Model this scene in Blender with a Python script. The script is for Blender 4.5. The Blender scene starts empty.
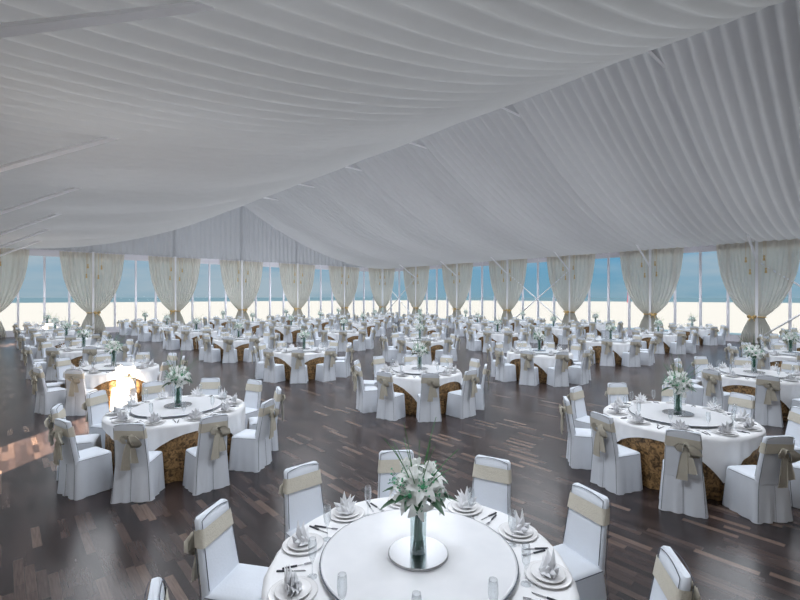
import bpy, math, random
from math import sin, cos, pi, radians, atan2, sqrt, hypot
random.seed(7)
S = bpy.context.scene
COL = S.collection

# ------------------------------------------------------------------ layout
F_PX, YAW, H = 443.5, 0.7318, 2.45
XL, XR, YB, YF = -0.52, 29.9, 35.97, -5.55        # tent walls
BX, BY = (XR-XL)/6, 5.19                           # bay widths
RX, RZ, EZ = (XL+XR)/2, 10.2, 5.45                 # ridge, eave
TX0, TY0, TSX, TSY = 1.98, 2.03, 5.10, 5.185       # table grid
TR, TZ = 0.93, 0.76                                # table radius, height

# ------------------------------------------------------------------ materials
def new_mat(name):
    m = bpy.data.materials.new(name); m.use_nodes = True
    nt = m.node_tree; nt.nodes.clear()
    out = nt.nodes.new('ShaderNodeOutputMaterial')
    return m, nt, out
def node(nt, t, **kw):
    n = nt.nodes.new(t)
    for k, v in kw.items():
        if hasattr(n, k): setattr(n, k, v)
    return n
def principled(name, col, rough=.6, metal=0, noise=0, nscale=30, bump=0, bscale=200, spec=.5, sheen=0):
    m, nt, out = new_mat(name)
    p = node(nt, 'ShaderNodeBsdfPrincipled')
    p.inputs['Base Color'].default_value = (*col, 1)
    p.inputs['Roughness'].default_value = rough
    p.inputs['Metallic'].default_value = metal
    p.inputs['Specular IOR Level'].default_value = spec
    tc = node(nt, 'ShaderNodeTexCoord')
    if noise:
        n = node(nt, 'ShaderNodeTexNoise'); n.inputs['Scale'].default_value = nscale
        nt.links.new(tc.outputs['Object'], n.inputs['Vector'])
        r = node(nt, 'ShaderNodeMix', data_type='RGBA')
        r.inputs[6].default_value = (*[c*(1-noise) for c in col], 1)
        r.inputs[7].default_value = (*[min(1, c*(1+noise)) for c in col], 1)
        nt.links.new(n.outputs['Fac'], r.inputs[0]); nt.links.new(r.outputs[2], p.inputs['Base Color'])
    if bump:
        n = node(nt, 'ShaderNodeTexNoise'); n.inputs['Scale'].default_value = bscale
        nt.links.new(tc.outputs['Object'], n.inputs['Vector'])
        b = node(nt, 'ShaderNodeBump'); b.inputs['Strength'].default_value = bump; b.inputs['Distance'].default_value = .01
        nt.links.new(n.outputs['Fac'], b.inputs['Height']); nt.links.new(b.outputs[0], p.inputs['Normal'])
    nt.links.new(p.outputs[0], out.inputs[0])
    return m
def fabric(name, col, trans, tcol=None, noise=.03, nscale=3, bump=0):
    """diffuse cloth which also lets some light through"""
    m, nt, out = new_mat(name)
    d = node(nt, 'ShaderNodeBsdfDiffuse'); t = node(nt, 'ShaderNodeBsdfTranslucent')
    tc = node(nt, 'ShaderNodeTexCoord'); n = node(nt, 'ShaderNodeTexNoise')
    n.inputs['Scale'].default_value = nscale; nt.links.new(tc.outputs['Object'], n.inputs['Vector'])
    r = node(nt, 'ShaderNodeMix', data_type='RGBA')
    r.inputs[6].default_value = (*[c*(1-noise) for c in col], 1); r.inputs[7].default_value = (*[min(1, c*(1+noise)) for c in col], 1)
    nt.links.new(n.outputs['Fac'], r.inputs[0]); nt.links.new(r.outputs[2], d.inputs[0])
    t.inputs[0].default_value = (*(tcol or col), 1)
    mx = node(nt, 'ShaderNodeMixShader'); mx.inputs[0].default_value = trans
    nt.links.new(d.outputs[0], mx.inputs[1]); nt.links.new(t.outputs[0], mx.inputs[2]); nt.links.new(mx.outputs[0], out.inputs[0])
    return m
def sheer(name, col, alpha, trans=.5):
    m, nt, out = new_mat(name)
    d = node(nt, 'ShaderNodeBsdfDiffuse'); t = node(nt, 'ShaderNodeBsdfTranslucent'); tr = node(nt, 'ShaderNodeBsdfTransparent')
    tc = node(nt, 'ShaderNodeTexCoord'); n = node(nt, 'ShaderNodeTexNoise')
    n.inputs['Scale'].default_value = 4; nt.links.new(tc.outputs['Object'], n.inputs['Vector'])
    r = node(nt, 'ShaderNodeMix', data_type='RGBA')
    r.inputs[6].default_value = (*[c*.93 for c in col], 1); r.inputs[7].default_value = (*col, 1)
    nt.links.new(n.outputs['Fac'], r.inputs[0])
    nt.links.new(r.outputs[2], d.inputs[0]); nt.links.new(r.outputs[2], t.inputs[0])
    mx = node(nt, 'ShaderNodeMixShader'); mx.inputs[0].default_value = trans
    nt.links.new(d.outputs[0], mx.inputs[1]); nt.links.new(t.outputs[0], mx.inputs[2])
    m2 = node(nt, 'ShaderNodeMixShader'); m2.inputs[0].default_value = alpha
    nt.links.new(tr.outputs[0], m2.inputs[1]); nt.links.new(mx.outputs[0], m2.inputs[2]); nt.links.new(m2.outputs[0], out.inputs[0])
    return m
def glassy(name, tint, edge, base=.04, gain=.6, rough=.03):
    """thin clear glass: see-through with a brighter reflecting rim"""
    m, nt, out = new_mat(name)
    tr = node(nt, 'ShaderNodeBsdfTransparent'); tr.inputs[0].default_value = (*tint, 1)
    g = node(nt, 'ShaderNodeBsdfGlossy'); g.inputs['Roughness'].default_value = rough; g.inputs[0].default_value = (.95, .97, 1, 1)
    d = node(nt, 'ShaderNodeBsdfDiffuse'); d.inputs[0].default_value = (*edge, 1)
    a = node(nt, 'ShaderNodeMixShader'); a.inputs[0].default_value = .45
    nt.links.new(g.outputs[0], a.inputs[1]); nt.links.new(d.outputs[0], a.inputs[2])
    lw = node(nt, 'ShaderNodeLayerWeight'); lw.inputs['Blend'].default_value = .35
    ma = node(nt, 'ShaderNodeMath', operation='MULTIPLY_ADD'); ma.inputs[1].default_value = gain; ma.inputs[2].default_value = base
    nt.links.new(lw.outputs['Facing'], ma.inputs[0])
    mx = node(nt, 'ShaderNodeMixShader'); nt.links.new(ma.outputs[0], mx.inputs[0])
    nt.links.new(tr.outputs[0], mx.inputs[1]); nt.links.new(a.outputs[0], mx.inputs[2]); nt.links.new(mx.outputs[0], out.inputs[0])
    return m

M = {}
M['cover'] = principled('chair_cover_cloth', (.755, .80, .87), .85, noise=.03, nscale=12, bump=.15, bscale=60, spec=.2)
M['piping'] = principled('dark_piping', (.07, .08, .11), .6)
M['sash'] = principled('beige_sash', (.63, .595, .51), .75, noise=.08, nscale=40, bump=.4, bscale=90, spec=.3)
M['cloth'] = principled('white_table_linen', (.86, .87, .89), .8, noise=.02, nscale=5, spec=.2)
M['napkin'] = principled('white_napkin', (.80, .81, .84), .8, spec=.2)
M['china'] = principled('white_china', (.82, .82, .83), .18)
M['steel'] = principled('dark_cutlery', (.03, .035, .05), .25, spec=.6)
M['silver'] = principled('silver_cutlery', (.6, .6, .62), .25, metal=1)
M['mirror'] = principled('brushed_mirror', (.50, .51, .53), .25, metal=1)
M['glass'] = glassy('clear_glass', (.97, .98, .985), (.88, .9, .93), .02, .6, .12)
M['pane'] = glassy('window_glass', (.97, .985, 1), (.3, .3, .3), .0, .03)
M['vase_glass'] = glassy('vase_glass', (.9, .95, .95), (.7, .78, .78), .02, .5)
M['petal'] = fabric('lily_petal', (.95, .96, .96), .42, (.97, .98, .96), noise=.02)
M['throat'] = principled('lily_throat', (.10, .42, .22), .6)
M['anther'] = principled('lily_anther', (.03, .22, .12), .6)
M['leaf'] = principled('dark_leaf', (.010, .07, .022), .4, noise=.3, nscale=20)
M['blade'] = principled('grass_blade', (.03, .16, .04), .5)
M['stem'] = principled('green_stem', (.012, .11, .06), .4)
M['frame'] = principled('white_frame', (.78, .77, .83), .4)
M['strut'] = principled('white_steel', (.86, .86, .89), .35)
M['gold'] = principled('gold_tie', (.62, .42, .16), .5, noise=.2)
M['liner'] = fabric('liner_fabric', (.60, .60, .615), .07, (.20, .26, .34))
M['linergable'] = fabric('gable_fabric', (.56, .57, .60), .12)
M['wallcloth'] = fabric('wall_fabric', (.6, .6, .6), .02)
M['curtain'] = sheer('sheer_curtain', (.80, .765, .69), .94, .5)
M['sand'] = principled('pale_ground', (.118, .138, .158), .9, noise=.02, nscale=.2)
M['water'] = principled('pool_water', (.03, .07, .10), .3)
M['sea'] = principled('sea', (.026, .056, .085), .8, spec=.1)
M['tower'] = principled('tower_red', (.25, .06, .10), .7)
M['towerw'] = principled('tower_cap', (.25, .25, .35), .7)
M['rim'] = principled('dark_rim', (.13, .15, .19), .25, metal=.6)
M['wood'] = principled('table_wood', (.35, .25, .16), .6, noise=.2)

# frosted lazy-susan glass
m, nt, out = new_mat('frosted_disc')
p = node(nt, 'ShaderNodeBsdfPrincipled'); p.inputs['Base Color'].default_value = (.82, .84, .88, 1); p.inputs['Roughness'].default_value = .28
p.inputs['Coat Weight'].default_value = .25; p.inputs['Coat Roughness'].default_value = .08
n = node(nt, 'ShaderNodeTexNoise'); n.inputs['Scale'].default_value = 7; tc = node(nt, 'ShaderNodeTexCoord')
nt.links.new(tc.outputs['Object'], n.inputs['Vector'])
r = node(nt, 'ShaderNodeMix', data_type='RGBA'); r.inputs[6].default_value = (.74, .76, .80, 1); r.inputs[7].default_value = (.87, .88, .91, 1)
nt.links.new(n.outputs['Fac'], r.inputs[0]); nt.links.new(r.outputs[2], p.inputs['Base Color']); nt.links.new(p.outputs[0], out.inputs[0])
M['disc'] = m

# brown and gold damask of the table skirt
m, nt, out = new_mat('brown_damask')
p = node(nt, 'ShaderNodeBsdfPrincipled'); p.inputs['Roughness'].default_value = .55
tc = node(nt, 'ShaderNodeTexCoord'); n = node(nt, 'ShaderNodeTexNoise'); n.inputs['Scale'].default_value = 20; n.inputs['Detail'].default_value = 5; n.inputs['Distortion'].default_value = 1.2
nt.links.new(tc.outputs['Object'], n.inputs['Vector'])
r = node(nt, 'ShaderNodeValToRGB'); r.color_ramp.elements[0].position = .38; r.color_ramp.elements[1].position = .62
r.color_ramp.elements[0].color = (.08, .045, .018, 1); r.color_ramp.elements[1].color = (.42, .25, .105, 1)
nt.links.new(n.outputs['Fac'], r.inputs[0]); nt.links.new(r.outputs[0], p.inputs['Base Color']); nt.links.new(p.outputs[0], out.inputs[0])
M['damask'] = m

# parquet: short dark strips running along the ridge direction
m, nt, out = new_mat('parquet')
tc = node(nt, 'ShaderNodeTexCoord'); sx = node(nt, 'ShaderNodeSeparateXYZ'); nt.links.new(tc.outputs['Object'], sx.inputs[0])
def math_(op, a, b=None, c=None):
    n = node(nt, 'ShaderNodeMath', operation=op)
    for i, v in enumerate((a, b, c)):
        if v is None: continue
        if isinstance(v, (int, float)): n.inputs[i].default_value = v
        else: nt.links.new(v, n.inputs[i])
    return n.outputs[0]
PW, PL = .075, .50
rx = math_('DIVIDE', sx.outputs[0], PW); row = math_('FLOOR', rx); fx = math_('FRACT', rx)
wn = node(nt, 'ShaderNodeTexWhiteNoise', noise_dimensions='1D'); nt.links.new(row, wn.inputs['W'])
ry = math_('ADD', math_('DIVIDE', sx.outputs[1], PL), math_('MULTIPLY', wn.outputs['Value'], 7.3))
cl = math_('FLOOR', ry); fy = math_('FRACT', ry)
cb = node(nt, 'ShaderNodeCombineXYZ'); nt.links.new(row, cb.inputs[0]); nt.links.new(cl, cb.inputs[1])
w2 = node(nt, 'ShaderNodeTexWhiteNoise', noise_dimensions='2D'); nt.links.new(cb.outputs[0], w2.inputs['Vector'])
cr = node(nt, 'ShaderNodeValToRGB'); e = cr.color_ramp.elements
e[0].position = 0; e[0].color = (.024, .018, .019, 1); e[1].position = 1; e[1].color = (.22, .155, .125, 1)
for pos, c_ in ((.35, (.040, .029, .030, 1)), (.7, (.062, .044, .042, 1)), (.92, (.098, .069, .061, 1))):
    q = e.new(pos); q.color = c_
nt.links.new(w2.outputs['Value'], cr.inputs[0])
gn = node(nt, 'ShaderNodeTexNoise'); gn.inputs['Scale'].default_value = 1; gn.inputs['Detail'].default_value = 6
mp = node(nt, 'ShaderNodeMapping'); mp.inputs['Scale'].default_value = (70, 5, 1); nt.links.new(tc.outputs['Object'], mp.inputs[0]); nt.links.new(mp.outputs[0], gn.inputs['Vector'])
mg = node(nt, 'ShaderNodeMix', data_type='RGBA', blend_type='MULTIPLY'); mg.inputs[0].default_value = .8
gc = node(nt, 'ShaderNodeValToRGB'); gc.color_ramp.elements[0].position = .3; gc.color_ramp.elements[0].color = (.62, .6, .6, 1); gc.color_ramp.elements[1].position = .7; gc.color_ramp.elements[1].color = (1.1, 1.1, 1.1, 1)
nt.links.new(gn.outputs['Fac'], gc.inputs[0]); nt.links.new(cr.outputs[0], mg.inputs[6]); nt.links.new(gc.outputs[0], mg.inputs[7])
gx = math_('LESS_THAN', math_('MINIMUM', fx, math_('SUBTRACT', 1.0, fx)), .02)
gy = math_('LESS_THAN', math_('MINIMUM', fy, math_('SUBTRACT', 1.0, fy)), .004)
gap = math_('MAXIMUM', gx, gy)
m3 = node(nt, 'ShaderNodeMix', data_type='RGBA'); nt.links.new(math_('MULTIPLY', gap, .6), m3.inputs[0]); nt.links.new(mg.outputs[2], m3.inputs[6]); m3.inputs[7].default_value = (.02, .014, .012, 1)
p = node(nt, 'ShaderNodeBsdfPrincipled'); nt.links.new(m3.outputs[2], p.inputs['Base Color'])
p.inputs['Roughness'].default_value = .26; p.inputs['Specular IOR Level'].default_value = .5
nt.links.new(p.outputs[0], out.inputs[0]); M['parquet'] = m

# ------------------------------------------------------------------ mesh helper
class MB:
    def __init__(s): s.v = []; s.f = []; s.m = []; s.sm = []
    def add(s, vs, fs, mat=0, smooth=True):
        o = len(s.v); s.v += [tuple(v) for v in vs]
        for f in fs: s.f.append(tuple(o+i for i in f)); s.m.append(mat); s.sm.append(smooth)
    def grid(s, rows, mat=0, smooth=True, closed=False):
        n = len(rows[0]); vs = [p for r in rows for p in r]; fs = []
        for i in range(len(rows)-1):
            for j in range(n if closed else n-1):
                k = (j+1) % n
                fs.append((i*n+j, i*n+k, (i+1)*n+k, (i+1)*n+j))
        s.add(vs, fs, mat, smooth)
    def box(s, a, b, mat=0):
        x0, y0, z0 = a; x1, y1, z1 = b
        s.add([(x0,y0,z0),(x1,y0,z0),(x1,y1,z0),(x0,y1,z0),(x0,y0,z1),(x1,y0,z1),(x1,y1,z1),(x0,y1,z1)],
              [(0,3,2,1),(4,5,6,7),(0,1,5,4),(1,2,6,5),(2,3,7,6),(3,0,4,7)], mat, False)
    def lathe(s, prof, seg=24, mat=0, cap=True, c=(0,0)):
        rows = [[(c[0]+r*cos(2*pi*k/seg), c[1]+r*sin(2*pi*k/seg), z) for k in range(seg)] for r, z in prof]
        s.grid(rows, mat, True, True)
        if cap:
            if prof[0][0] > 1e-4: s.add(rows[0], [tuple(reversed(range(seg)))], mat, False)
            if prof[-1][0] > 1e-4: s.add(rows[-1], [tuple(range(seg))], mat, False)
    def tube(s, pts, r, seg=6, mat=0, closed=False):
        rows = []; n = len(pts)
        for i, p in enumerate(pts):
            a = pts[(i-1) % n if closed else max(0, i-1)]; b = pts[(i+1) % n if closed else min(n-1, i+1)]
            t = [b[k]-a[k] for k in range(3)]; L = sqrt(sum(x*x for x in t)) or 1; t = [x/L for x in t]
            u = (0,0,1) if abs(t[2]) < .9 else (1,0,0)
            e1 = (t[1]*u[2]-t[2]*u[1], t[2]*u[0]-t[0]*u[2], t[0]*u[1]-t[1]*u[0]); L = sqrt(sum(x*x for x in e1)); e1 = [x/L for x in e1]
            e2 = (t[1]*e1[2]-t[2]*e1[1], t[2]*e1[0]-t[0]*e1[2], t[0]*e1[1]-t[1]*e1[0])
            rr = r[i] if isinstance(r, (list, tuple)) else r
            rows.append([tuple(p[k]+rr*(cos(2*pi*j/seg)*e1[k]+sin(2*pi*j/seg)*e2[k]) for k in range(3)) for j in range(seg)])
        if closed: rows.append(rows[0])
        s.grid(rows, mat, True, True)
        if not closed:
            s.add(rows[0], [tuple(reversed(range(seg)))], mat, False); s.add(rows[-1], [tuple(range(seg))], mat, False)
    def beam(s, a, b, w, mat=0):
        """square bar from a to b"""
        s.tube([a, b], w*.7071, 4, mat)
        for k in range(len(s.sm)-6, len(s.sm)): s.sm[k] = False
    def merge(s, o, loc=(0,0,0), rz=0, mat_off=0, sc=1):
        c, n = cos(rz), sin(rz); k = len(s.v)
        s.v += [(loc[0]+sc*(x*c-y*n), loc[1]+sc*(x*n+y*c), loc[2]+sc*z) for x, y, z in o.v]
        s.f += [tuple(k+i for i in f) for f in o.f]; s.m += [m_+mat_off for m_ in o.m]; s.sm += o.sm
        return s
    def build(s, name, mats, parent=None, solid=0):
        me = bpy.data.meshes.new(name); me.from_pydata(s.v, [], s.f)
        for m_ in (mats if isinstance(mats, (list, tuple)) else [mats]): me.materials.append(m_)
        me.polygons.foreach_set('material_index', s.m); me.polygons.foreach_set('use_smooth', s.sm); me.update()
        o = bpy.data.objects.new(name, me); COL.objects.link(o)
        if parent: o.parent = parent
        if solid:
            md = o.modifiers.new('thickness', 'SOLIDIFY'); md.thickness = solid; md.offset = 0
        return o
def tag(o, label=None, cat=None, group=None, kind=None):
    if label: o['label'] = label
    if cat: o['category'] = cat
    if group: o['group'] = group
    if kind: o['kind'] = kind
    return o
def empty(name, loc=(0,0,0), rz=0):
    o = bpy.data.objects.new(name, None); COL.objects.link(o); o.location = loc; o.rotation_euler = (0,0,rz); o.empty_display_size = .1
    return o
def copy_tree(o, parent=None):
    c = o.copy(); COL.objects.link(c); c.parent = parent
    for ch in list(KIDS.get(o.name, [])): copy_tree(ch, c)
    return c
KIDS = {}
def kids(o):
    for ch in list(bpy.data.objects):
        if ch.parent: KIDS.setdefault(ch.parent.name, [])
    KIDS.clear()
    for ch in bpy.data.objects:
        if ch.parent: KIDS.setdefault(ch.parent.name, []).append(ch)
def struct(o, label=None, cat=None): return tag(o, label, cat, None, 'structure')

# ------------------------------------------------------------------ the tent
f = MB(); f.box((XL-.2, YF-.2, -.12), (XR+.2, YB+.2, 0)); struct(f.build('floor', M['parquet']), 'dark brown parquet floor of short strips, glossy', 'floor')

def slope_z(s, fr=0):                                # s: 0 at eave, 1 at ridge
    return EZ + (RZ-EZ)*s - 1.2*4*s*(1-s) - .10*sin(pi*fr)*sin(pi*max(0, s))
NP = 13
def liner(side):
    m = MB(); rows = []; ns = 26
    nb = 8; seg = 7
    cols = []
    for b in range(nb):
        for k in range(NP):
            for q in range(seg):
                u = q/seg; cols.append((YB-BY*(b+(k+u)/NP), (k+u)/NP, u, b))
    cols.append((YF+.0, 0, 0, nb))
    for i in range(ns+1):
        s = max(-.03, i/ns-.03*(i == 0)); x = XL+(RX-XL)*s if side < 0 else XR-(XR-RX)*s
        if i == 0: x += side*.0
        r = []
        for y, fr, u, b in cols:
            w = sin(pi*u**(.62 if side < 0 else .5))
            edge = min(fr, 1-fr)*NP
            d = .065 if side < 0 else .12
            tight = (0 if side < 0 else .03)*max(0, 1-edge*6)             # fabric drawn up to the rafter line
            r.append((x, y, slope_z(s, fr) - d*w + tight))
        rows.append(r)
    m.grid(rows, 0, True)
    return m
o = liner(-1).build('ceiling', M['liner']); struct(o, 'left slope of pleated white tent lining', 'ceiling')
o = liner(1).build('ceiling', M['liner']); struct(o, 'right slope of pleated white tent lining', 'ceiling')
# gable wall above the windows
g = MB(); n = 6*13*5; bot = []; top = []; rows = []
for lv in range(7):
    r = []
    for i in range(n+1):
        x = XL+(XR-XL)*i/n; u = (i % 5)/5; s = (x-XL)/(RX-XL) if x < RX else (XR-x)/(XR-RX)
        zt = max(EZ+.02, slope_z(s)+.12); y = YB-.02-.09*sin(pi*u**.62)
        r.append((x, y, EZ-.02+(zt-EZ+.02)*lv/6))
    rows.append(r)
g.grid(rows); struct(g.build('wall_back', M['linergable']), 'pleated white gable wall above the far windows', 'wall')
# side and rear fabric walls (outside the view), with two door openings on the left that let the sun in
w = MB(); OPEN = ((7.62, 9.12), (28.35, 29.85)); OT = 4.25
def wallstrip(y0, y1, z0, z1):
    k = max(2, int((y1-y0)/.1)); w.grid([[(XL-.12+.03*sin(y*14), y, z) for y in [y0+(y1-y0)*i/k for i in range(k+1)]] for z in (z0, z1)])
wallstrip(YF-.3, OPEN[0][0], 0, EZ+.1); wallstrip(OPEN[0][1], OPEN[1][0], 0, EZ+.1); wallstrip(OPEN[1][1], YB+.2, 0, EZ+.1)
for a, b in OPEN: wallstrip(a, b, OT, EZ+.1)
struct(w.build('wall_left', M['wallcloth']), 'white fabric side wall', 'wall')
w = MB(); k = 120; w.grid([[(XL-.3+(XR-XL+.6)*i/k, YF-.03+.03*sin(i*.9), (0 if lv == 0 else max(EZ, slope_z(min((XR-XL)*i/k, (XR-XL)*(1-i/k))/(RX-XL))+.1))) for i in range(k+1)] for lv in (0, 1)])
struct(w.build('wall_front', M['wallcloth']), 'white fabric end wall', 'wall')

# window walls: local frame (u along wall, inward normal)
def W(wall, u, d, z):                                # d: distance inward
    return (u, YB-d, z) if wall == 'gable' else (XR-d, u, z)
def wbox(m, wall, u0, u1, d0, d1, z0, z1, mat=0):
    a = W(wall, u0, d0, z0); b = W(wall, u1, d1, z1)
    m.box(tuple(min(a[i], b[i]) for i in range(3)), tuple(max(a[i], b[i]) for i in range(3)), mat)
bays = [('gable', XL+BX*i, XL+BX*(i+1)) for i in range(6)] + [('side', YB-BY*(i+1), YB-BY*i) for i in range(8)]
for n, (wl, u0, u1) in enumerate(bays):
    root = empty('window_%d' % (n+1), W(wl, (u0+u1)/2, 0, 0)); struct(root, 'tall window bay with white mullions', 'window')
    lx, ly, _ = root.location
    def off(m):
        m.v = [(x-lx, y-ly, z) for x, y, z in m.v]; return m
    fr = MB()
    wbox(fr, wl, u0+.08, u1-.08, -.05, .05, 5.36, 5.45); wbox(fr, wl, u0+.08, u1-.08, -.05, .05, 0, .08)
    off(fr).build('window_frame', M['frame'], root)
    hp = MB(); wbox(hp, wl, u0+.08, u1-.08, -.02, .03, 5.02, 5.36); off(hp).build('header_panel', M['frame'], root)
    kp = MB(); wbox(kp, wl, u0+.08, u1-.08, -.03, .03, .08, .38); off(kp).build('kick_panel', M['frame'], root)
    q = (u1-u0)/4
    for k in (1, 2, 3):
        mm = MB(); wbox(mm, wl, u0+q*k-.055, u0+q*k+.055, -.06, .08, .0, 5.45); off(mm).build('mullion', M['frame'], root)
    pn = MB(); wbox(pn, wl, u0+.08, u1-.08, -.006, .0, .38, 5.02); off(pn).build('pane', M['pane'], root)
posts = [('gable', XL+BX*i) for i in range(0, 6)] + [('side', YB-BY*i) for i in range(1, 9)]
for wl, u in posts:
    m = MB(); zt = EZ if wl == 'side' else EZ
    wbox(m, wl, u-.07, u+.07, .06, .24, 0, zt)
    struct(m.build('tent_post', M['strut']), 'slim white tent post between curtains', 'post')
    if wl == 'gable' and u > XL+1:
        s = (u-XL)/(RX-XL) if u < RX+.01 else (XR-u)/(XR-RX)
        m = MB(); wbox(m, wl, u-.035, u+.035, .10, .16, EZ, slope_z(min(1, s))-.02)
        struct(m.build('gable_stud', M['linergable']), 'thin upright seam on the gable wall', 'stud')
m = MB(); m.box((XR-.26, YB-.26, 0), (XR-.06, YB-.06, EZ)); struct(m.build('tent_post', M['strut']), 'white tent post in the far corner', 'post')
for i in range(0, 8):
    y = YB-BY*i
    if 1 <= i:
        # knee braces both sides, collar near the ridge
        m = MB(); m.beam((XR-.15, y, 4.22), (XR-2.42, y, 5.53), .085); struct(m.build('roof_brace', M['strut']), 'white diagonal brace from window post up to roof', 'brace')
        m = MB(); m.beam((XL+.15, y, 4.40), (XL+2.18, y, 5.545), .075); struct(m.build('roof_brace', M['strut']), 'white diagonal brace rising into the left lining', 'brace')
        m = MB(); m.beam((RX-.85, y, 9.70), (RX+.85, y, 9.70), .07); struct(m.build('ridge_collar', M['strut']), 'short white tie bar under the ridge', 'brace')
for i in (0, 3, 6):                                   # wind bracing crosses on the side wall
    y1, y0 = YB-BY*i, YB-BY*(i+1)
    m = MB(); m.beam((XR-.16, y0+.05, .25), (XR-.16, y1-.05, 4.3), .06); m.beam((XR-.20, y0+.05, 4.3), (XR-.20, y1-.05, .25), .06)
    struct(m.build('cross_brace', M['strut']), 'white crossed wind brace in front of the windows', 'brace')

# ------------------------------------------------------------------ outside
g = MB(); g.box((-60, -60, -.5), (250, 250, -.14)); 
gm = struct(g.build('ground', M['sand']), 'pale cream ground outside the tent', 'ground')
g = MB(); g.box((XR+4.5, -20, -.14), (XR+8.5, YB+8.5, -.10)); g.box((-20, YB+4.5, -.14), (XR+4.5, YB+8.5, -.10))
struct(g.build('water_channel', M['water']), 'narrow blue water strip outside the windows', 'water')
g = MB(); g.box((-3000, -3000, -3.2), (3000, 3000, -3.0)); struct(g.build('sea', M['sea']), 'dark sea at the horizon', 'sea')
D = 205; t_ = (628.7-400)/F_PX; cy_, sy_ = cos(YAW), sin(YAW)
tx, ty = D*(t_*cy_+sy_), D*(-t_*sy_+cy_)
t = empty('distant_tower', (tx, ty, -.14)); tag(t, 'tiny dark red tower on the horizon, seen beside a mullion', 'tower')
m = MB(); m.lathe([(.75,0),(.5,4.6)], 10); m.build('tower_shaft', M['tower'], t)
m = MB(); m.lathe([(.9,4.6),(.9,4.9),(.4,5.0),(.4,5.7),(.02,6.6)], 10); m.build('tower_cap', M['towerw'], t)

# ------------------------------------------------------------------ curtains
PROF = [(5.42,1.80),(5.0,1.78),(4.25,1.69),(3.6,1.58),(3.0,1.40),(2.5,1.19),(2.0,.92),(1.65,.62),(1.42,.36),(1.34,.33),(1.2,.38),(.9,.52),(.5,.66),(.02,.74)]
def curtain_mesh(seed):
    rnd = random.Random(seed); m = MB(); rows = []; nu = 61; ph = rnd.random()*6
    for z, wd in PROF:
        r = []
        gather = 1-min(1, wd/1.8)
        for i in range(nu):
            u = i/(nu-1)
            a = .06+(wd-.06)*u
            amp = .030+.025*gather
            dd = amp*1.3*sin(2*pi*(7*u+.25*sin(5*u+ph)))+.02*sin(2*pi*3.2*u+ph)*(1-gather)
            sag = .0 
            r.append((a, dd, z-(.06*abs(sin(2*pi*4.5*u)) if z > 5.3 else 0)))
        rows.append(r)
    m.grid(rows)
    return m
CW = []
for i in range(7): CW.append(('gable', XL+BX*i))
for i in range(0, 8): CW.append(('side', YB-BY*i))
ordn = ['leftmost','second','third','fourth','fifth','sixth','seventh','eighth']
proto_c = {}
for ci, (wl, u) in enumerate(CW):
    for sd in (-1, 1):
        corner_hi = (wl == 'gable' and ci == 6) or (wl == 'side' and ci == 7)
        if ci == 0 and sd < 0: continue
        if corner_hi and sd > 0: continue
        if wl == 'side' and u < 2: continue
        root = empty('curtain', W(wl, u, .20, 0), 0)
        # local x runs along the wall away from the post, local y inward
        bo = .32 if corner_hi else 0
        if wl == 'gable': A = lambda a, d: (sd*(a+bo), -d)
        else: A = lambda a, d: (-d, sd*(a+bo))
        def place(m):
            q = MB(); q.f, q.m, q.sm = m.f, m.m, m.sm
            q.v = [(*A(x, y), z) for x, y, z in m.v]; return q
        cm = curtain_mesh(ci*2+sd); place(cm).build('curtain_panel', M['curtain'], root)
        tb = MB(); pts = []
        for k in range(20):
            a = 2*pi*k/20; pts.append((.205+.165*cos(a), .01+.085*sin(a), 1.38+.03*cos(a)*0))
        tb.tube(pts, .03, 6, 0, True)
        bowside = (ci % 2 == 0) == (sd < 0)
        tie = place(tb).build('tieback', M['gold'], root)
        if bowside:
            b = MB()
            for s2 in (-1, 1):
                b.tube([(.2, .11, 1.38), (.2+s2*.1, .15, 1.46), (.2+s2*.2, .13, 1.42), (.2+s2*.17, .13, 1.33), (.2, .12, 1.37)], [.02,.035,.035,.03,.02], 6)
                b.tube([(.2, .12, 1.38), (.2+s2*.07, .14, 1.28), (.2+s2*.12, .13, 1.16)], [.02,.03,.035], 6)
            place(b).build('bow', M['gold'], tie)
        for (aa, zz) in ((.38, 3.95), (.30, 4.6)) if sd < 0 else ((.28, 3.9), (.46, 4.55)):
            ts = MB(); ts.tube([(aa, .09, 5.35), (aa, .09, zz)], .007, 4); tr_ = MB(); tr_.lathe([(.008,.02),(.04,0),(.045,-.05),(.025,-.07),(.05,-.2),(.052,-.26)], 8)
            tr_.v = [(x+aa, y+.09, z+zz) for x, y, z in tr_.v]
            tt = place(tr_).build('tassel', M['gold'], root); place(ts).build('cord', M['gold'], tt)
        where = 'gable' if wl == 'gable' else 'long side'
        num = ci if wl == 'gable' else ci-7
        nm = ['left corner','first','second','third','fourth','fifth','far corner'][num] if wl == 'gable' else ['far corner','first','second','third','fourth','fifth','sixth','seventh'][num]
        side = ('left' if sd < 0 else 'right') if wl == 'gable' else ('right' if sd < 0 else 'left')
        if 'corner' in nm: lb = 'sheer beige tied curtain on the %s wall at the %s' % (where, nm)
        else: lb = '%s half of sheer beige curtain at %s %s post from the %s corner' % (side, nm, where.replace('long side', 'side wall'), 'left' if wl == 'gable' else 'far')
        tag(root, lb, 'curtain', 'sheer beige curtains tied back at the posts')

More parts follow.
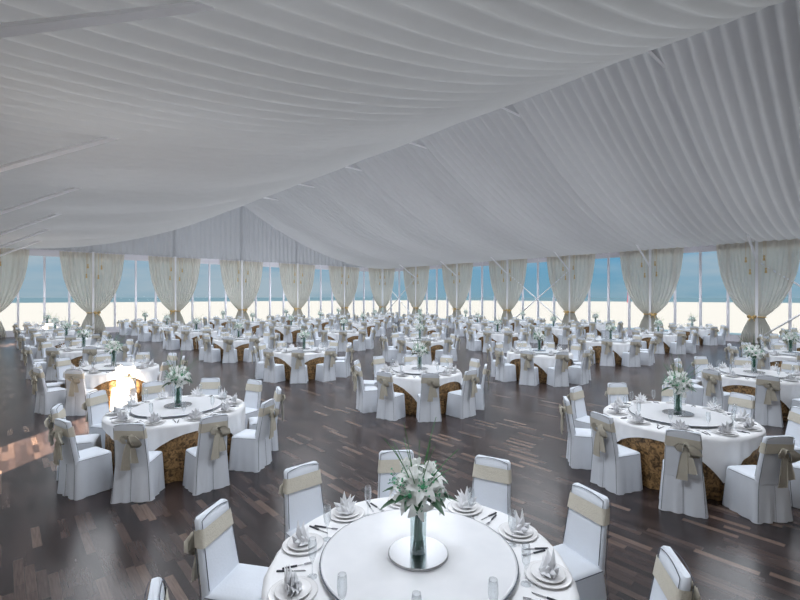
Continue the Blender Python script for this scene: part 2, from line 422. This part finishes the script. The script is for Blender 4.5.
# ------------------------------------------------------------------ chair
def rrect(hx, hy, r, n=5, cx=0):
    pts = []
    for (sx_, sy_, a0) in ((1,1,0),(-1,1,90),(-1,-1,180),(1,-1,270)):
        for k in range(n+1):
            a = radians(a0+90*k/n); pts.append((cx+sx_*(hx-r)+r*cos(a), sy_*(hy-r)+r*sin(a)))
    return pts
def bx(z): return -.185-.16*max(0, z-.45)            # centre of the back, leaning
TOPZ = .932
def bzt(y): return TOPZ+.03*(1-(y/.17)**2)
def chair_parts():
    P = {}
    m = MB(); rows = []
    for i in range(12):
        q = i/11; z = .42+(TOPZ-.42)*q; hw = .188-.020*q; th = .034-.008*q
        rr = []
        for x, y in rrect(th, hw, .022, 4):
            zz = z+(.03*(1-(y/.17)**2))*q**2
            rr.append((x+bx(zz), y, zz))
        rows.append(rr)
    last = []
    for x, y in rrect(.02, .156, .018, 4):
        zz = TOPZ+.012+.03*(1-(y/.17)**2); last.append((x+bx(zz), y, zz))
    rows.append(last)
    m.grid(rows, 0, True, True); m.add(last, [tuple(range(len(last)))], 0, False); P['backrest'] = m
    m = MB(); rows = []
    for hx, hy, z in ((.206,.192,.41),(.210,.196,.44),(.206,.192,.462),(.18,.165,.475),(.10,.09,.482)):
        rows.append([(x, y, z) for x, y in rrect(hx, hy, .05*hx/.23, 6, 0)])
    m.grid(rows, 0, True, True); m.add(rows[-1], [tuple(range(len(rows[-1])))], 0); P['seat'] = m
    # skirt to the floor, with box pleats at the corners and one down the back
    m = MB(); base = rrect(.212, .198, .045, 3); pts = []
    for i in range(len(base)):
        a = base[i]; b = base[(i+1) % len(base)]; L = hypot(b[0]-a[0], b[1]-a[1]); k = max(1, int(L/.035))
        for j in range(k): pts.append((a[0]+(b[0]-a[0])*j/k, a[1]+(b[1]-a[1])*j/k))
    n = len(pts); rows = []
    for lv in range(7):
        q = lv/6; z = .445*(1-q)+.004; r = []
        for x, y in pts:
            a = atan2(y, x); corner = abs(x)*abs(y)/(.212*.198)
            fl = .028*q + .030*q*corner**3
            rip = .014*q*sin(a*11+.6)+.006*q*sin(a*23)
            cx = 1 if abs(x) > .16 else abs(x)/.16; cy = 1 if abs(y) > .16 else abs(y)/.16
            back = .012*q if x < -.15 else 0
            fr = -.014*q if x > .15 else 0
            if x < -.19: back += .02*q*math.exp(-(y/.02)**2)
            nx, ny = (cos(a), sin(a))
            r.append((x+nx*(fl+rip)*cx+back+fr, y+ny*(fl+rip)*cy, z))
        rows.append(r)
    m.grid(rows, 0, True, True); P['skirt'] = m; hem = rows[-1]
    # piping: front outline of the back, the two rear corners down to the floor, seat edge
    m = MB()
    def edge(y, z, front): return (bx(z)+(.032 if front else -.034), y, z)
    ys = [-.152+.304*k/10 for k in range(11)]
    m.tube([edge(-.174+.020*(z-.49)/.4, z, True) for z in (.49, .6, .75, .9)]+[edge(y, bzt(y)-.002, True) for y in ys]+[edge(.174-.020*(z-.49)/.4, z, True) for z in (.9, .75, .6, .49)], .0026, 5)
    for s in (-1, 1):
        m.tube([edge(s*(.182-.020*(z-.46)/.46), z, False) for z in (.92, .8, .6, .46)]+[(-.222, s*.193, .34), (-.236, s*.212, .02)], .0024, 5)
    m.tube([edge(y, bzt(y)-.002, False) for y in [-.16]+ys+[.16]], .0024, 5)
    m.tube([(-.18, -.196, .455), (.16, -.198, .45), (.208, -.15, .45), (.208, .15, .45), (.16, .198, .45), (-.18, .196, .455)], .0024, 5)
    m.tube([(-.222, .0, .40), (-.232, 0, .2), (-.242, .0, .02)], .002, 4)
    P['piping'] = m
    # sash band around the back; on the rear it narrows into the knot
    m = MB(); rows = []
    for k in range(5):
        q = k/4; z0 = .762+.118*q; rr = []
        for x, y in rrect(.036, .1815-.010*q, .024, 4):
            z = z0+.006*sin(y*40+q*9)*.5+.006
            if x < -.01:                               # rear: pull towards the knot at y=-.03
                t_ = max(0, 1-abs(y+.03)/.2); z = z+(.795-z)*.6*t_**1.2
            rr.append((x*1.12+bx(z), y, z))
        rows.append(rr)
    m.grid(rows, 0, True, True); P['sash'] = m
    b = MB(); kx = bx(.78)-.055
    b.tube([(kx+.02, -.03, .82), (kx-.012, -.03, .80), (kx-.018, -.03, .775), (kx+.0, -.03, .745)], [.018,.033,.034,.02], 8)
    def ribbon(path, wid, nf=7, amp=.010):
        rows = []
        for i, (px, py, pz) in enumerate(path):
            w_ = wid[i]; rr = []
            for j in range(nf*2+1):
                v = j/(nf*2)-.5
                rr.append((px+amp*(1 if j % 2 else -1)-.004*abs(v), py+v*w_, pz+.01*abs(v)))
            rows.append(rr)
        b.grid(rows)
    # drooping loop and two tails
    ribbon([(kx-.012,-.035,.81),(kx-.045,-.06,.82),(kx-.06,-.10,.78),(kx-.045,-.12,.72),(kx-.015,-.09,.68),(kx-.02,-.04,.75)], [.03,.07,.11,.11,.08,.03], 5, .012)
    ribbon([(kx-.012,-.02,.81),(kx-.05,.02,.835),(kx-.055,.05,.79),(kx-.02,.03,.73)], [.03,.06,.08,.05], 3, .010)
    ribbon([(kx-.018,-.02,.765),(kx-.028,-.005,.68),(kx-.032,.005,.58),(kx-.03,.012,.48),(kx-.025,.016,.42)], [.035,.07,.085,.10,.11], 5, .009)
    ribbon([(kx-.020,-.04,.755),(kx-.024,-.065,.66),(kx-.028,-.08,.56),(kx-.026,-.085,.50)], [.03,.06,.08,.09], 4, .009)
    P['bow'] = b
    return P
CH = chair_parts()
def make_chair():
    root = empty('banquet_chair')
    CH['backrest'].build('backrest', M['cover'], root); CH['seat'].build('seat', M['cover'], root)
    CH['skirt'].build('cover_skirt', M['cover'], root); CH['piping'].build('piping', M['piping'], root)
    s = CH['sash'].build('sash', M['sash'], root); CH['bow'].build('bow', M['sash'], s)
    return root
chair_all = MB()
for k, mi in (('backrest',0),('seat',0),('skirt',0),('sash',1),('bow',1),('piping',2)): chair_all.merge(CH[k], mat_off=mi)
CHM = [M['cover'], M['sash'], M['piping']]

# ------------------------------------------------------------------ table linen
def drape():
    m = MB(); n = 180; rows = []; a = 1.05; z0 = TZ+.008
    for rr in (.0001, .4, .8, .905): rows.append([(rr*cos(2*pi*k/n), rr*sin(2*pi*k/n), z0) for k in range(n)])
    for lv in range(11):
        q = lv/10; r = []
        for k in range(n):
            t = 2*pi*k/n; c = max(abs(cos(t)), abs(sin(t))); dp = a/c-TR+.0
            dp = min(dp, .60); s = dp*q
            cor = max(0, (dp-.12)/.45)
            rad = TR+.012+min(s, .02)*.6+(.012+.014*sin(t*28+.8*sin(3*t)))*cor*min(1, s/.3)+.006*sin(t*40)*min(1, s/.1)
            z = z0-.006-max(0, s-.004)
            if lv == 0: rad = TR-.008; z = z0-.0005
            r.append((rad*cos(t), rad*sin(t), z))
        rows.append(r)
    m.grid(rows, 0, True, True); return m
def skirt_mesh():
    m = MB(); n = 200; rows = []
    for lv in range(7):
        q = lv/6; z = (TZ-.012)*(1-q)+.004
        rows.append([((TR-.02-.0*q+(.002+.020*q)*sin(t*31+.7*sin(5*t)))*cos(t), (TR-.02+(.002+.020*q)*sin(t*31+.7*sin(5*t)))*sin(t), z) for t in [2*pi*k/n for k in range(n)]])
    m.grid(rows, 0, True, True); return m
DR, SK = drape(), skirt_mesh()
top = MB(); top.lathe([(.9,TZ-.03),(TR-.03,TZ-.028),(TR-.012,TZ-.02),(TR-.012,TZ-.003),(TR-.03,TZ+.002)], 48)
ped = MB(); ped.lathe([(.30,0),(.30,.03),(.06,.06),(.05,.4),(.06,TZ-.05),(.25,TZ-.03)], 20)

# lazy susan
ls_disc = MB(); ls_disc.lathe([(.60,TZ+.034),(.615,TZ+.036),(.615,TZ+.046),(.60,TZ+.048)], 96)
ls_base = MB(); ls_base.lathe([(.16,TZ+.012),(.16,TZ+.022),(.12,TZ+.034)], 32)
ls_rim = MB(); ls_rim.tube([(.617*cos(2*pi*k/96), .617*sin(2*pi*k/96), TZ+.040) for k in range(96)], .0055, 6, 0, True)
SUS = TZ+.048
vase_plate = MB(); vase_plate.lathe([(.182,0),(.192,.003),(.192,.012),(.186,.016)], 48)
vase = MB(); vase.lathe([(.044,.0),(.052,.004),(.050,.10),(.052,.22),(.056,.33),(.053,.33),(.049,.22),(.047,.10),(.047,.016),(.0001,.014)], 24, cap=False)
vase.add([(.044*cos(2*pi*k/24), .044*sin(2*pi*k/24), 0) for k in range(24)], [tuple(reversed(range(24)))])
VB = SUS+.016

# ------------------------------------------------------------------ lilies
from mathutils import Vector, Matrix, Euler
def petal(L, w, curl):
    rows = []
    for i in range(8):
        q = i/7; ww = w*sin(pi*min(1, q*.93+.05))**.75; zz = L*(.85*sin(q*1.25)/sin(1.25)*(1-.35*q)) ; rr = L*(.06+.25*q+.75*q**2*curl)
        zz = L*(.78*q-.50*curl*q**3)
        row = []
        for j in range(5):
            v = (j-2)/2; row.append((rr+.18*w*abs(v)**2*0, v*ww, zz+.25*ww*abs(v)**1.5))
        rows.append(row)
    return rows
def lily(size=1, opened=1):
    m = MB()
    for k in range(6):
        pr = petal(.112*size*(1 if k % 2 else .95), .026*size*(1 if k % 2 else 1.25), opened)
        a = k*pi/3+.1; c, s = cos(a), sin(a)
        m.grid([[(x*c-y*s, x*s+y*c, z) for x, y, z in r] for r in pr], 0)
    m.lathe([(.004*size,-.05*size),(.008*size,0),(.014*size,.02*size),(.012*size,.03*size)], 8, 1)
    if opened > .3:
        for k in range(6):
            a = k*pi/3+.6; e_ = (.035*size*cos(a), .035*size*sin(a), .085*size)
            m.tube([(0,0,.01), (.012*cos(a)*size, .012*sin(a)*size, .05*size), e_], .0012*size, 4, 1)
            m.tube([(e_[0]-.006*sin(a), e_[1]+.006*cos(a), e_[2]), (e_[0]+.006*sin(a), e_[1]-.006*cos(a), e_[2]+.002)], .003*size, 5, 2)
    return m
def leafm(L, w):
    m = MB(); rows = []
    for i in range(8):
        q = i/7; ww = w*sin(pi*(q*.95+.03))**.8
        rows.append([(L*q, v*ww, L*(.28*q-.55*q*q)+.3*ww*abs(v)) for v in (-1, -.5, 0, .5, 1)])
    m.grid(rows); return m
def xf(m, loc, direction, roll=0):
    d = Vector(direction).normalized(); q = d.to_track_quat('Z', 'Y').to_matrix() @ Matrix.Rotation(roll, 3, 'Z')
    o = MB(); o.f, o.m, o.sm = list(m.f), list(m.m), list(m.sm); L = Vector(loc)
    o.v = [tuple(q @ Vector(v)+L) for v in m.v]; return o
def bouquet_parts():
    rnd = random.Random(11); P = []
    dirs = [(-110,18,.07,.44),(-160,62,.12,.41),(-75,70,.11,.40),(-20,62,.13,.42),(35,50,.12,.44),(80,60,.12,.42),(135,55,.12,.43),(-120,45,.11,.46),(-50,35,.09,.49),(60,15,.05,.53),(170,30,.07,.50),(-135,80,.10,.36),(5,85,.12,.37)]
    for i, (az, tilt, r, z) in enumerate(dirs):
        a = radians(az); t = radians(tilt); d = (sin(t)*cos(a), sin(t)*sin(a), cos(t))
        loc = (r*cos(a)*.85, r*sin(a)*.85, z-.02)
        P.append(('lily', xf(lily(1.0 if i < 9 else .85, 1 if i not in (9,) else .12), loc, d, rnd.random()*6)))
    for az, tilt, r, z in ((-60,20,.06,.50),(110,25,.07,.50),(-150,25,.08,.49)):
        a = radians(az); t = radians(tilt); d = (sin(t)*cos(a), sin(t)*sin(a), cos(t))
        P.append(('lily_bud', xf(lily(.95, .02), (r*cos(a), r*sin(a), z), d, rnd.random()*6)))
    for k in range(14):
        a = 2*pi*k/14+rnd.uniform(-.15,.15); e_ = radians(rnd.uniform(-5, 30)); L = rnd.uniform(.15,.22); lm = leafm(L, .032); c, s = cos(a), sin(a)
        o = MB(); o.f, o.m, o.sm = lm.f, lm.m, lm.sm
        o.v = [((x*cos(e_)-z*sin(e_)+.03)*c-y*s, (x*cos(e_)-z*sin(e_)+.03)*s+y*c, x*sin(e_)+z*cos(e_)+.335+.02*(k % 3)) for x, y, z in lm.v]
        P.append(('leaf', o))
    for k in range(13):
        a = 2*pi*k/13*1.0+rnd.uniform(-.3,.3); sp = rnd.uniform(.04,.30); hgt = rnd.uniform(.68,.95)-.35*sp
        m = MB(); pts = []
        for i in range(8):
            q = i/7; pts.append((.02*cos(a)+sp*q**1.6*cos(a), .02*sin(a)+sp*q**1.6*sin(a), .30+(hgt-.30)*q))
        m.tube(pts, [.0050*(1-.6*i/7) for i in range(8)], 4); P.append(('grass_blade', m))
    m = MB()
    for k in range(14):
        a = 2*pi*k/14; r0, r1 = rnd.uniform(.012,.036), rnd.uniform(.020,.038); b_ = a+rnd.uniform(1.5,3.5)
        m.tube([(r0*cos(a), r0*sin(a), .02), (.021*cos(a+1), .021*sin(a+1), .17), (r1*cos(b_), r1*sin(b_), .33), (r1*1.6*cos(b_), r1*1.6*sin(b_), .41)], .0065, 5)
    P.append(('stems', m))
    # small green-white filler sprigs
    for k, az in enumerate((-150, 160, -100, 20)):
        a = radians(az); m = MB(); p0 = (.05*cos(a), .05*sin(a), .38)
        for j in range(9):
            aa = a+rnd.uniform(-.6,.6); rr = rnd.uniform(.12,.20); zz = rnd.uniform(.40,.52); pe = (rr*cos(aa), rr*sin(aa), zz)
            m.tube([p0, pe], .0012, 3, 1)
            m.tube([(pe[0]-.006, pe[1], pe[2]), pe, (pe[0]+.006, pe[1], pe[2]+.004)], [.003,.007,.003], 5, 0)
        P.append(('filler_sprig', m))
    return P
BQ = bouquet_parts()
LM = [M['petal'], M['throat'], M['anther']]
MATS = {'lily': LM, 'lily_bud': [M['petal'], M['petal'], M['petal']], 'leaf': M['leaf'], 'grass_blade': M['blade'], 'stems': M['stem'], 'filler_sprig': [M['throat'], M['blade']]}
def make_bouquet():
    r = empty('lily_bouquet')
    for nme, m in BQ: m.build(nme, MATS[nme], r)
    return r
bq_all = MB(); BQM = [M['petal'], M['throat'], M['anther'], M['leaf'], M['blade'], M['stem']]
for nme, m in BQ:
    q = MB(); q.v, q.f, q.sm = m.v, m.f, m.sm
    if nme == 'lily': q.m = list(m.m)
    elif nme == 'lily_bud': q.m = [0]*len(m.f)
    elif nme == 'filler_sprig': q.m = [1 if a == 0 else 4 for a in m.m]
    else: q.m = [{'leaf': 3, 'grass_blade': 4, 'stems': 5}[nme]]*len(m.f)
    bq_all.merge(q)

# ------------------------------------------------------------------ place setting (local +x points to the table centre)
PZ = TZ+.009
charger = MB(); charger.lathe([(.075,0),(.080,.001),(.135,.012),(.138,.014),(.134,.016),(.085,.007),(.0001,.006)], 40, cap=True)
plate = MB(); plate.lathe([(.055,.007),(.06,.008),(.100,.022),(.103,.026),(.099,.027),(.062,.014),(.0001,.013)], 40, cap=True)
def napkin_mesh():
    m = MB()
    # three rows of pointed folds, the rear row tallest
    for x0, n, Lm, spread in ((-.030, 3, .150, 46), (-.008, 4, .140, 62), (.016, 5, .105, 76), (.034, 4, .065, 70)):
        for i in range(n):
            a = radians(-spread+2*spread*i/(n-1)); L = Lm*(1-.22*abs(a)/radians(80)); w = .026
            def P_(dx, r, lat): return (x0+dx, r*sin(a)+lat*cos(a), .004+max(0, r*cos(a)-lat*sin(a)))
            tip = P_(-.006, L, 0); mid = P_(.016, L*.40, 0); l = P_(-.010, L*.42, -w); r = P_(-.010, L*.42, w); b0 = P_(.010, .004, 0); bl = P_(-.006, .004, -.014); br = P_(-.006, .004, .014)
            m.add([tip, l, mid, r, bl, b0, br], [(0,1,2),(0,2,3),(1,4,5,2),(2,5,6,3)], 0, False)
    return m
NAP = napkin_mesh()
flute = MB(); flute.lathe([(.031,0),(.030,.003),(.006,.006),(.0035,.02),(.0035,.085),(.010,.098),(.022,.125),(.0265,.160),(.0255,.205),(.0225,.232),(.0215,.232),(.0245,.205),(.0255,.160),(.021,.127),(.0001,.101)], 20, cap=False)
flute.add([(.031*cos(2*pi*k/20), .031*sin(2*pi*k/20), 0) for k in range(20)], [tuple(reversed(range(20)))])
knife = MB(); knife.box((-.05,-.005,.001),(.04,.005,.009), 0); knife.add([(.04,-.005,.002),(.04,.005,.002),(.12,.007,.002),(.13,-.004,.002),(.04,-.005,.005),(.04,.005,.005),(.12,.007,.004),(.13,-.004,.004)], [(0,1,2,3),(7,6,5,4),(0,3,7,4),(1,5,6,2),(2,6,7,3)], 1, False)
fork = MB(); fork.box((-.05,-.005,.001),(.04,.005,.009), 0); fork.box((.04,-.002,.002),(.085,.002,.006), 1); fork.box((.085,-.010,.002),(.095,.010,.006), 1)
for yy in (-.010,-.0035,.003,.0095): fork.box((.095,yy-.0008,.002),(.13,yy+.0014,.006), 1)

# ------------------------------------------------------------------ prototypes
def single(mb, name, mats, solid=0): return mb.build(name, mats, None, solid)
P_chair = make_chair(); P_chair_s = single(chair_all, 'banquet_chair', CHM)
P_bq = make_bouquet(); P_bq_s = single(bq_all, 'lily_bouquet', BQM)
P_drape = single(DR, 'tablecloth', M['cloth'])
P_table = empty('banquet_table'); top.build('tabletop', M['wood'], P_table); ped.build('pedestal', M['wood'], P_table); o = SK.build('table_skirt', M['damask'], P_table); o['label'] = 'brown and gold patterned skirt'
P_sus = empty('lazy_susan'); ls_disc.build('turntable_disc', M['disc'], P_sus); ls_base.build('swivel_base', M['silver'], P_sus); o = ls_rim.build('rim', M['rim'], P_sus); o['label'] = 'thin dark metal rim'
P_vp = single(vase_plate, 'mirror_plate', M['mirror']); P_vase = single(vase, 'flower_vase', M['vase_glass'])
P_ch = single(charger, 'charger_plate', M['china']); P_pl = single(plate, 'side_plate', M['china'])
P_nap = single(NAP, 'folded_napkin', M['napkin'], .0022); P_fl = single(flute, 'champagne_flute', M['glass'])
P_kn = single(knife, 'table_knife', [M['steel'], M['silver']]); P_fk = single(fork, 'table_fork', [M['steel'], M['silver']])
kids(None)
used = set()
def put(proto, loc, rz, label, cat, group):
    if proto.name in used: o = copy_tree(proto)
    else: o = proto; used.add(proto.name)
    o.location = loc; o.rotation_euler = (0, 0, rz); tag(o, label, cat, group); return o

# ------------------------------------------------------------------ fill the hall
rowW = ['nearest','second','third','fourth','fifth','sixth','farthest']
colW = ['leftmost','second','third','fourth','fifth','rightmost']
hourW = ['twelve','one','two','three','four','five','six','seven','eight','nine','ten','eleven']
tables = []
for i in range(6):
    for j in range(7):
        x, y = TX0+TSX*i, TY0+TSY*j
        tables.append((hypot(x, y), i, j, x, y))
tables.sort()
def colphrase(i): return {0:'leftmost column', 5:'rightmost column'}.get(i, '%s column from left' % colW[i])
far = {'chair': MB(), 'nap': MB(), 'ch': MB(), 'pl': MB(), 'fl': MB()}
FILL_SPOTS = []
for rank, (dist, i, j, x, y) in enumerate(tables):
    tp = '%s table back in %s' % (rowW[j], colphrase(i)) if j not in (0, 6) else '%s table of %s' % (rowW[j], colphrase(i))
    if (i, j) == (0, 0): tp = 'foreground table'
    view = atan2(y, x)                                # direction away from the camera
    FILL_SPOTS.append((x, y))
    put(P_table, (x, y, 0), 0, 'round table with brown gold skirt, %s' % tp, 'table', 'round banquet tables')
    put(P_drape, (x, y, 0), 0, 'white square cloth draped over %s' % tp, 'tablecloth', 'white tablecloths')
    put(P_sus, (x, y, 0), 0, 'round frosted glass turntable on %s' % tp, 'lazy susan', 'glass turntables')
    brz = (0 if rank == 0 else random.uniform(0, 6.28))
    if rank < 14: put(P_vp, (x, y, SUS), 0, 'round mirror plate under the vase on %s' % tp, 'plate', 'mirror plates under the vases')
    put(P_vase, (x, y, VB), 0, 'clear glass cylinder vase on %s' % tp, 'vase', 'glass vases')
    put(P_bq if rank < 6 else P_bq_s, (x, y, VB), brz, 'white lilies with grass blades in vase on %s' % tp, 'flowers', 'lily bouquets')
    for k in range(10):
        ph = radians(18+36*k)
        jit = random.uniform(-.02, .02) if rank else 0
        cx, cy = x+(1.22+jit)*cos(ph), y+(1.22+jit)*sin(ph)
        rel = (ph-view+pi) % (2*pi)-pi                # 0: far side, +: left in picture
        hr = hourW[round(-rel/(2*pi)*12) % 12]
        lookw = 'showing its bow' if abs(rel) > radians(115) else ('showing its front' if abs(rel) < radians(65) else 'seen side-on')
        rz = ph+pi+random.uniform(-.05, .05)*(1 if rank else 0)
        if rank < 30:
            put(P_chair if rank < 12 else P_chair_s, (cx, cy, 0), rz, 'white chair %s, %s o\'clock at %s' % (lookw, hr, tp), 'chair', 'white covered chairs around the banquet tables')
        else: far['chair'].merge(chair_all, (cx, cy, 0), rz)
        px, py = x+.79*cos(ph), y+.79*sin(ph)
        ga = ph-radians(9); gx, gy = x+.665*cos(ga), y+.665*sin(ga)
        if rank < 30:
            put(P_ch, (px, py, PZ), 0, 'wide white plate at %s o\'clock on %s' % (hr, tp), 'plate', 'wide white plates')
            put(P_pl, (px, py, PZ), 0, 'smaller stacked white plate at %s o\'clock on %s' % (hr, tp), 'plate', 'small plates stacked on the wide plates')
            put(P_nap, (px, py, PZ+.016), ph+pi+random.uniform(-.25,.25), 'pointed white folded napkin at %s o\'clock on %s' % (hr, tp), 'napkin', 'folded napkins on the plates')
            put(P_fl, (gx, gy, PZ), 0, 'champagne flute at %s o\'clock on %s' % (hr, tp), 'glass', 'champagne flutes')
            if rank < 6:
                for nn, (pt, da, rr, tn) in enumerate(((P_kn, -15.5, .83, 'knife'), (P_fk, -18, .80, 'fork'))):
                    a = ph+radians(da)
                    put(pt, (x+rr*cos(a), y+rr*sin(a), PZ), a+pi+(.25 if nn else -.1), 'dark handled %s by %s o\'clock plate on %s' % (tn, hr, tp), tn, 'dark handled %ss' % ('knive' if tn == 'knife' else tn))
        else:
            far['ch'].merge(charger, (px, py, PZ)); far['pl'].merge(plate, (px, py, PZ)); far['nap'].merge(NAP, (px, py, PZ+.014), ph+pi); far['fl'].merge(flute, (gx, gy, PZ))
tag(far['chair'].build('banquet_chair', CHM), 'white covered chairs with beige bows around the farthest tables', 'chair', 'white covered chairs around the banquet tables', 'stuff')
tag(far['ch'].build('charger_plate', M['china']), 'wide white plates on the farthest tables', 'plate', 'wide white plates', 'stuff')
tag(far['pl'].build('side_plate', M['china']), 'small white plates on the farthest tables', 'plate', 'small plates stacked on the wide plates', 'stuff')
tag(far['nap'].build('folded_napkin', M['napkin']), 'folded white napkins on the farthest tables', 'napkin', 'folded napkins on the plates', 'stuff')
tag(far['fl'].build('champagne_flute', M['glass']), 'champagne flutes on the farthest tables', 'glass', 'champagne flutes', 'stuff')

# ------------------------------------------------------------------ light
def spot(name, x, y, z, e, size, up=False, col=(.94, .985, 1.05), rad=.9):
    l = bpy.data.lights.new(name, 'SPOT'); l.energy = e; l.spot_size = radians(size); l.spot_blend = .7; l.shadow_soft_size = rad; l.color = col
    o = bpy.data.objects.new(name, l); COL.objects.link(o); o.location = (x, y, z)
    if up: o.rotation_euler = Vector((-.30, -.72, -.60)).to_track_quat('Z', 'Y').to_euler()
for x, y in FILL_SPOTS:
    spot('added_downlight', x, y, 4.35, 335, 150)  # added fill over each table, no real fixture hangs here
    s = min(x-XL, XR-x)/(RX-XL); d = slope_z(s)-2.0
    spot('added_uplight', x, y, 2.0, 3.2*d*d+14, 120, True)  # added fill aimed up to brighten the lining and bring out its pleats
sun = bpy.data.lights.new('sun', 'SUN'); sun.energy = 36; sun.angle = radians(.8); sun.color = (1, .80, .60)
so = bpy.data.objects.new('sun', sun); COL.objects.link(so)
el = radians(40); az = radians(45)
so.rotation_euler = Vector((-cos(el)*cos(az), -cos(el)*sin(az), sin(el))).to_track_quat('Z', 'Y').to_euler()

wd = bpy.data.worlds.new('sky'); S.world = wd; wd.use_nodes = True; nt = wd.node_tree; nt.nodes.clear()
out = node(nt, 'ShaderNodeOutputWorld'); bg = node(nt, 'ShaderNodeBackground'); nt.links.new(bg.outputs[0], out.inputs[0])
tc = node(nt, 'ShaderNodeTexCoord'); sp = node(nt, 'ShaderNodeSeparateXYZ'); nt.links.new(tc.outputs['Generated'], sp.inputs[0])
cr = node(nt, 'ShaderNodeValToRGB'); e = cr.color_ramp.elements
e[0].position = 0; e[0].color = (.20, .37, .47, 1); e[1].position = 1; e[1].color = (.34, .44, .58, 1)
q = e.new(.10); q.color = (.13, .36, .56, 1); q = e.new(.3); q.color = (.14, .33, .55, 1)
nt.links.new(sp.outputs[2], cr.inputs[0])
mp = node(nt, 'ShaderNodeMapping'); mp.inputs['Scale'].default_value = (2.2, 2.2, 11); nt.links.new(tc.outputs['Generated'], mp.inputs[0])
n = node(nt, 'ShaderNodeTexNoise'); n.inputs['Scale'].default_value = 1.6; n.inputs['Detail'].default_value = 6; nt.links.new(mp.outputs[0], n.inputs['Vector'])
c2 = node(nt, 'ShaderNodeValToRGB'); c2.color_ramp.elements[0].position = .45; c2.color_ramp.elements[0].color = (0,0,0,1); c2.color_ramp.elements[1].position = .75; c2.color_ramp.elements[1].color = (.8,.8,.8,1)
nt.links.new(n.outputs['Fac'], c2.inputs[0])
mx = node(nt, 'ShaderNodeMix', data_type='RGBA'); cf = math_('MINIMUM', math_('ADD', c2.outputs[0], math_('MULTIPLY', math_('MAXIMUM', math_('SUBTRACT', sp.outputs[1], .55), 0.0), 1.1)), .85); nt.links.new(cf, mx.inputs[0]); nt.links.new(cr.outputs[0], mx.inputs[6]); mx.inputs[7].default_value = (.42, .50, .55, 1)
nt.links.new(mx.outputs[2], bg.inputs[0]); bg.inputs[1].default_value = 1.0

# ------------------------------------------------------------------ camera
cam = bpy.data.cameras.new('camera'); co = bpy.data.objects.new('camera', cam); COL.objects.link(co)
co.location = (0, 0, H); co.rotation_euler = (pi/2, 0, -YAW)
cam.sensor_width = 36; cam.lens = 36*F_PX/800; cam.shift_y = -3.2/800; cam.clip_end = 5000; cam.clip_start = .05
S.camera = co
S.view_settings.view_transform = 'Standard'; S.view_settings.look = 'None'; S.view_settings.gamma = 1; S.view_settings.exposure = 0
try: S.view_settings.use_curve_mapping = False
except Exception: pass
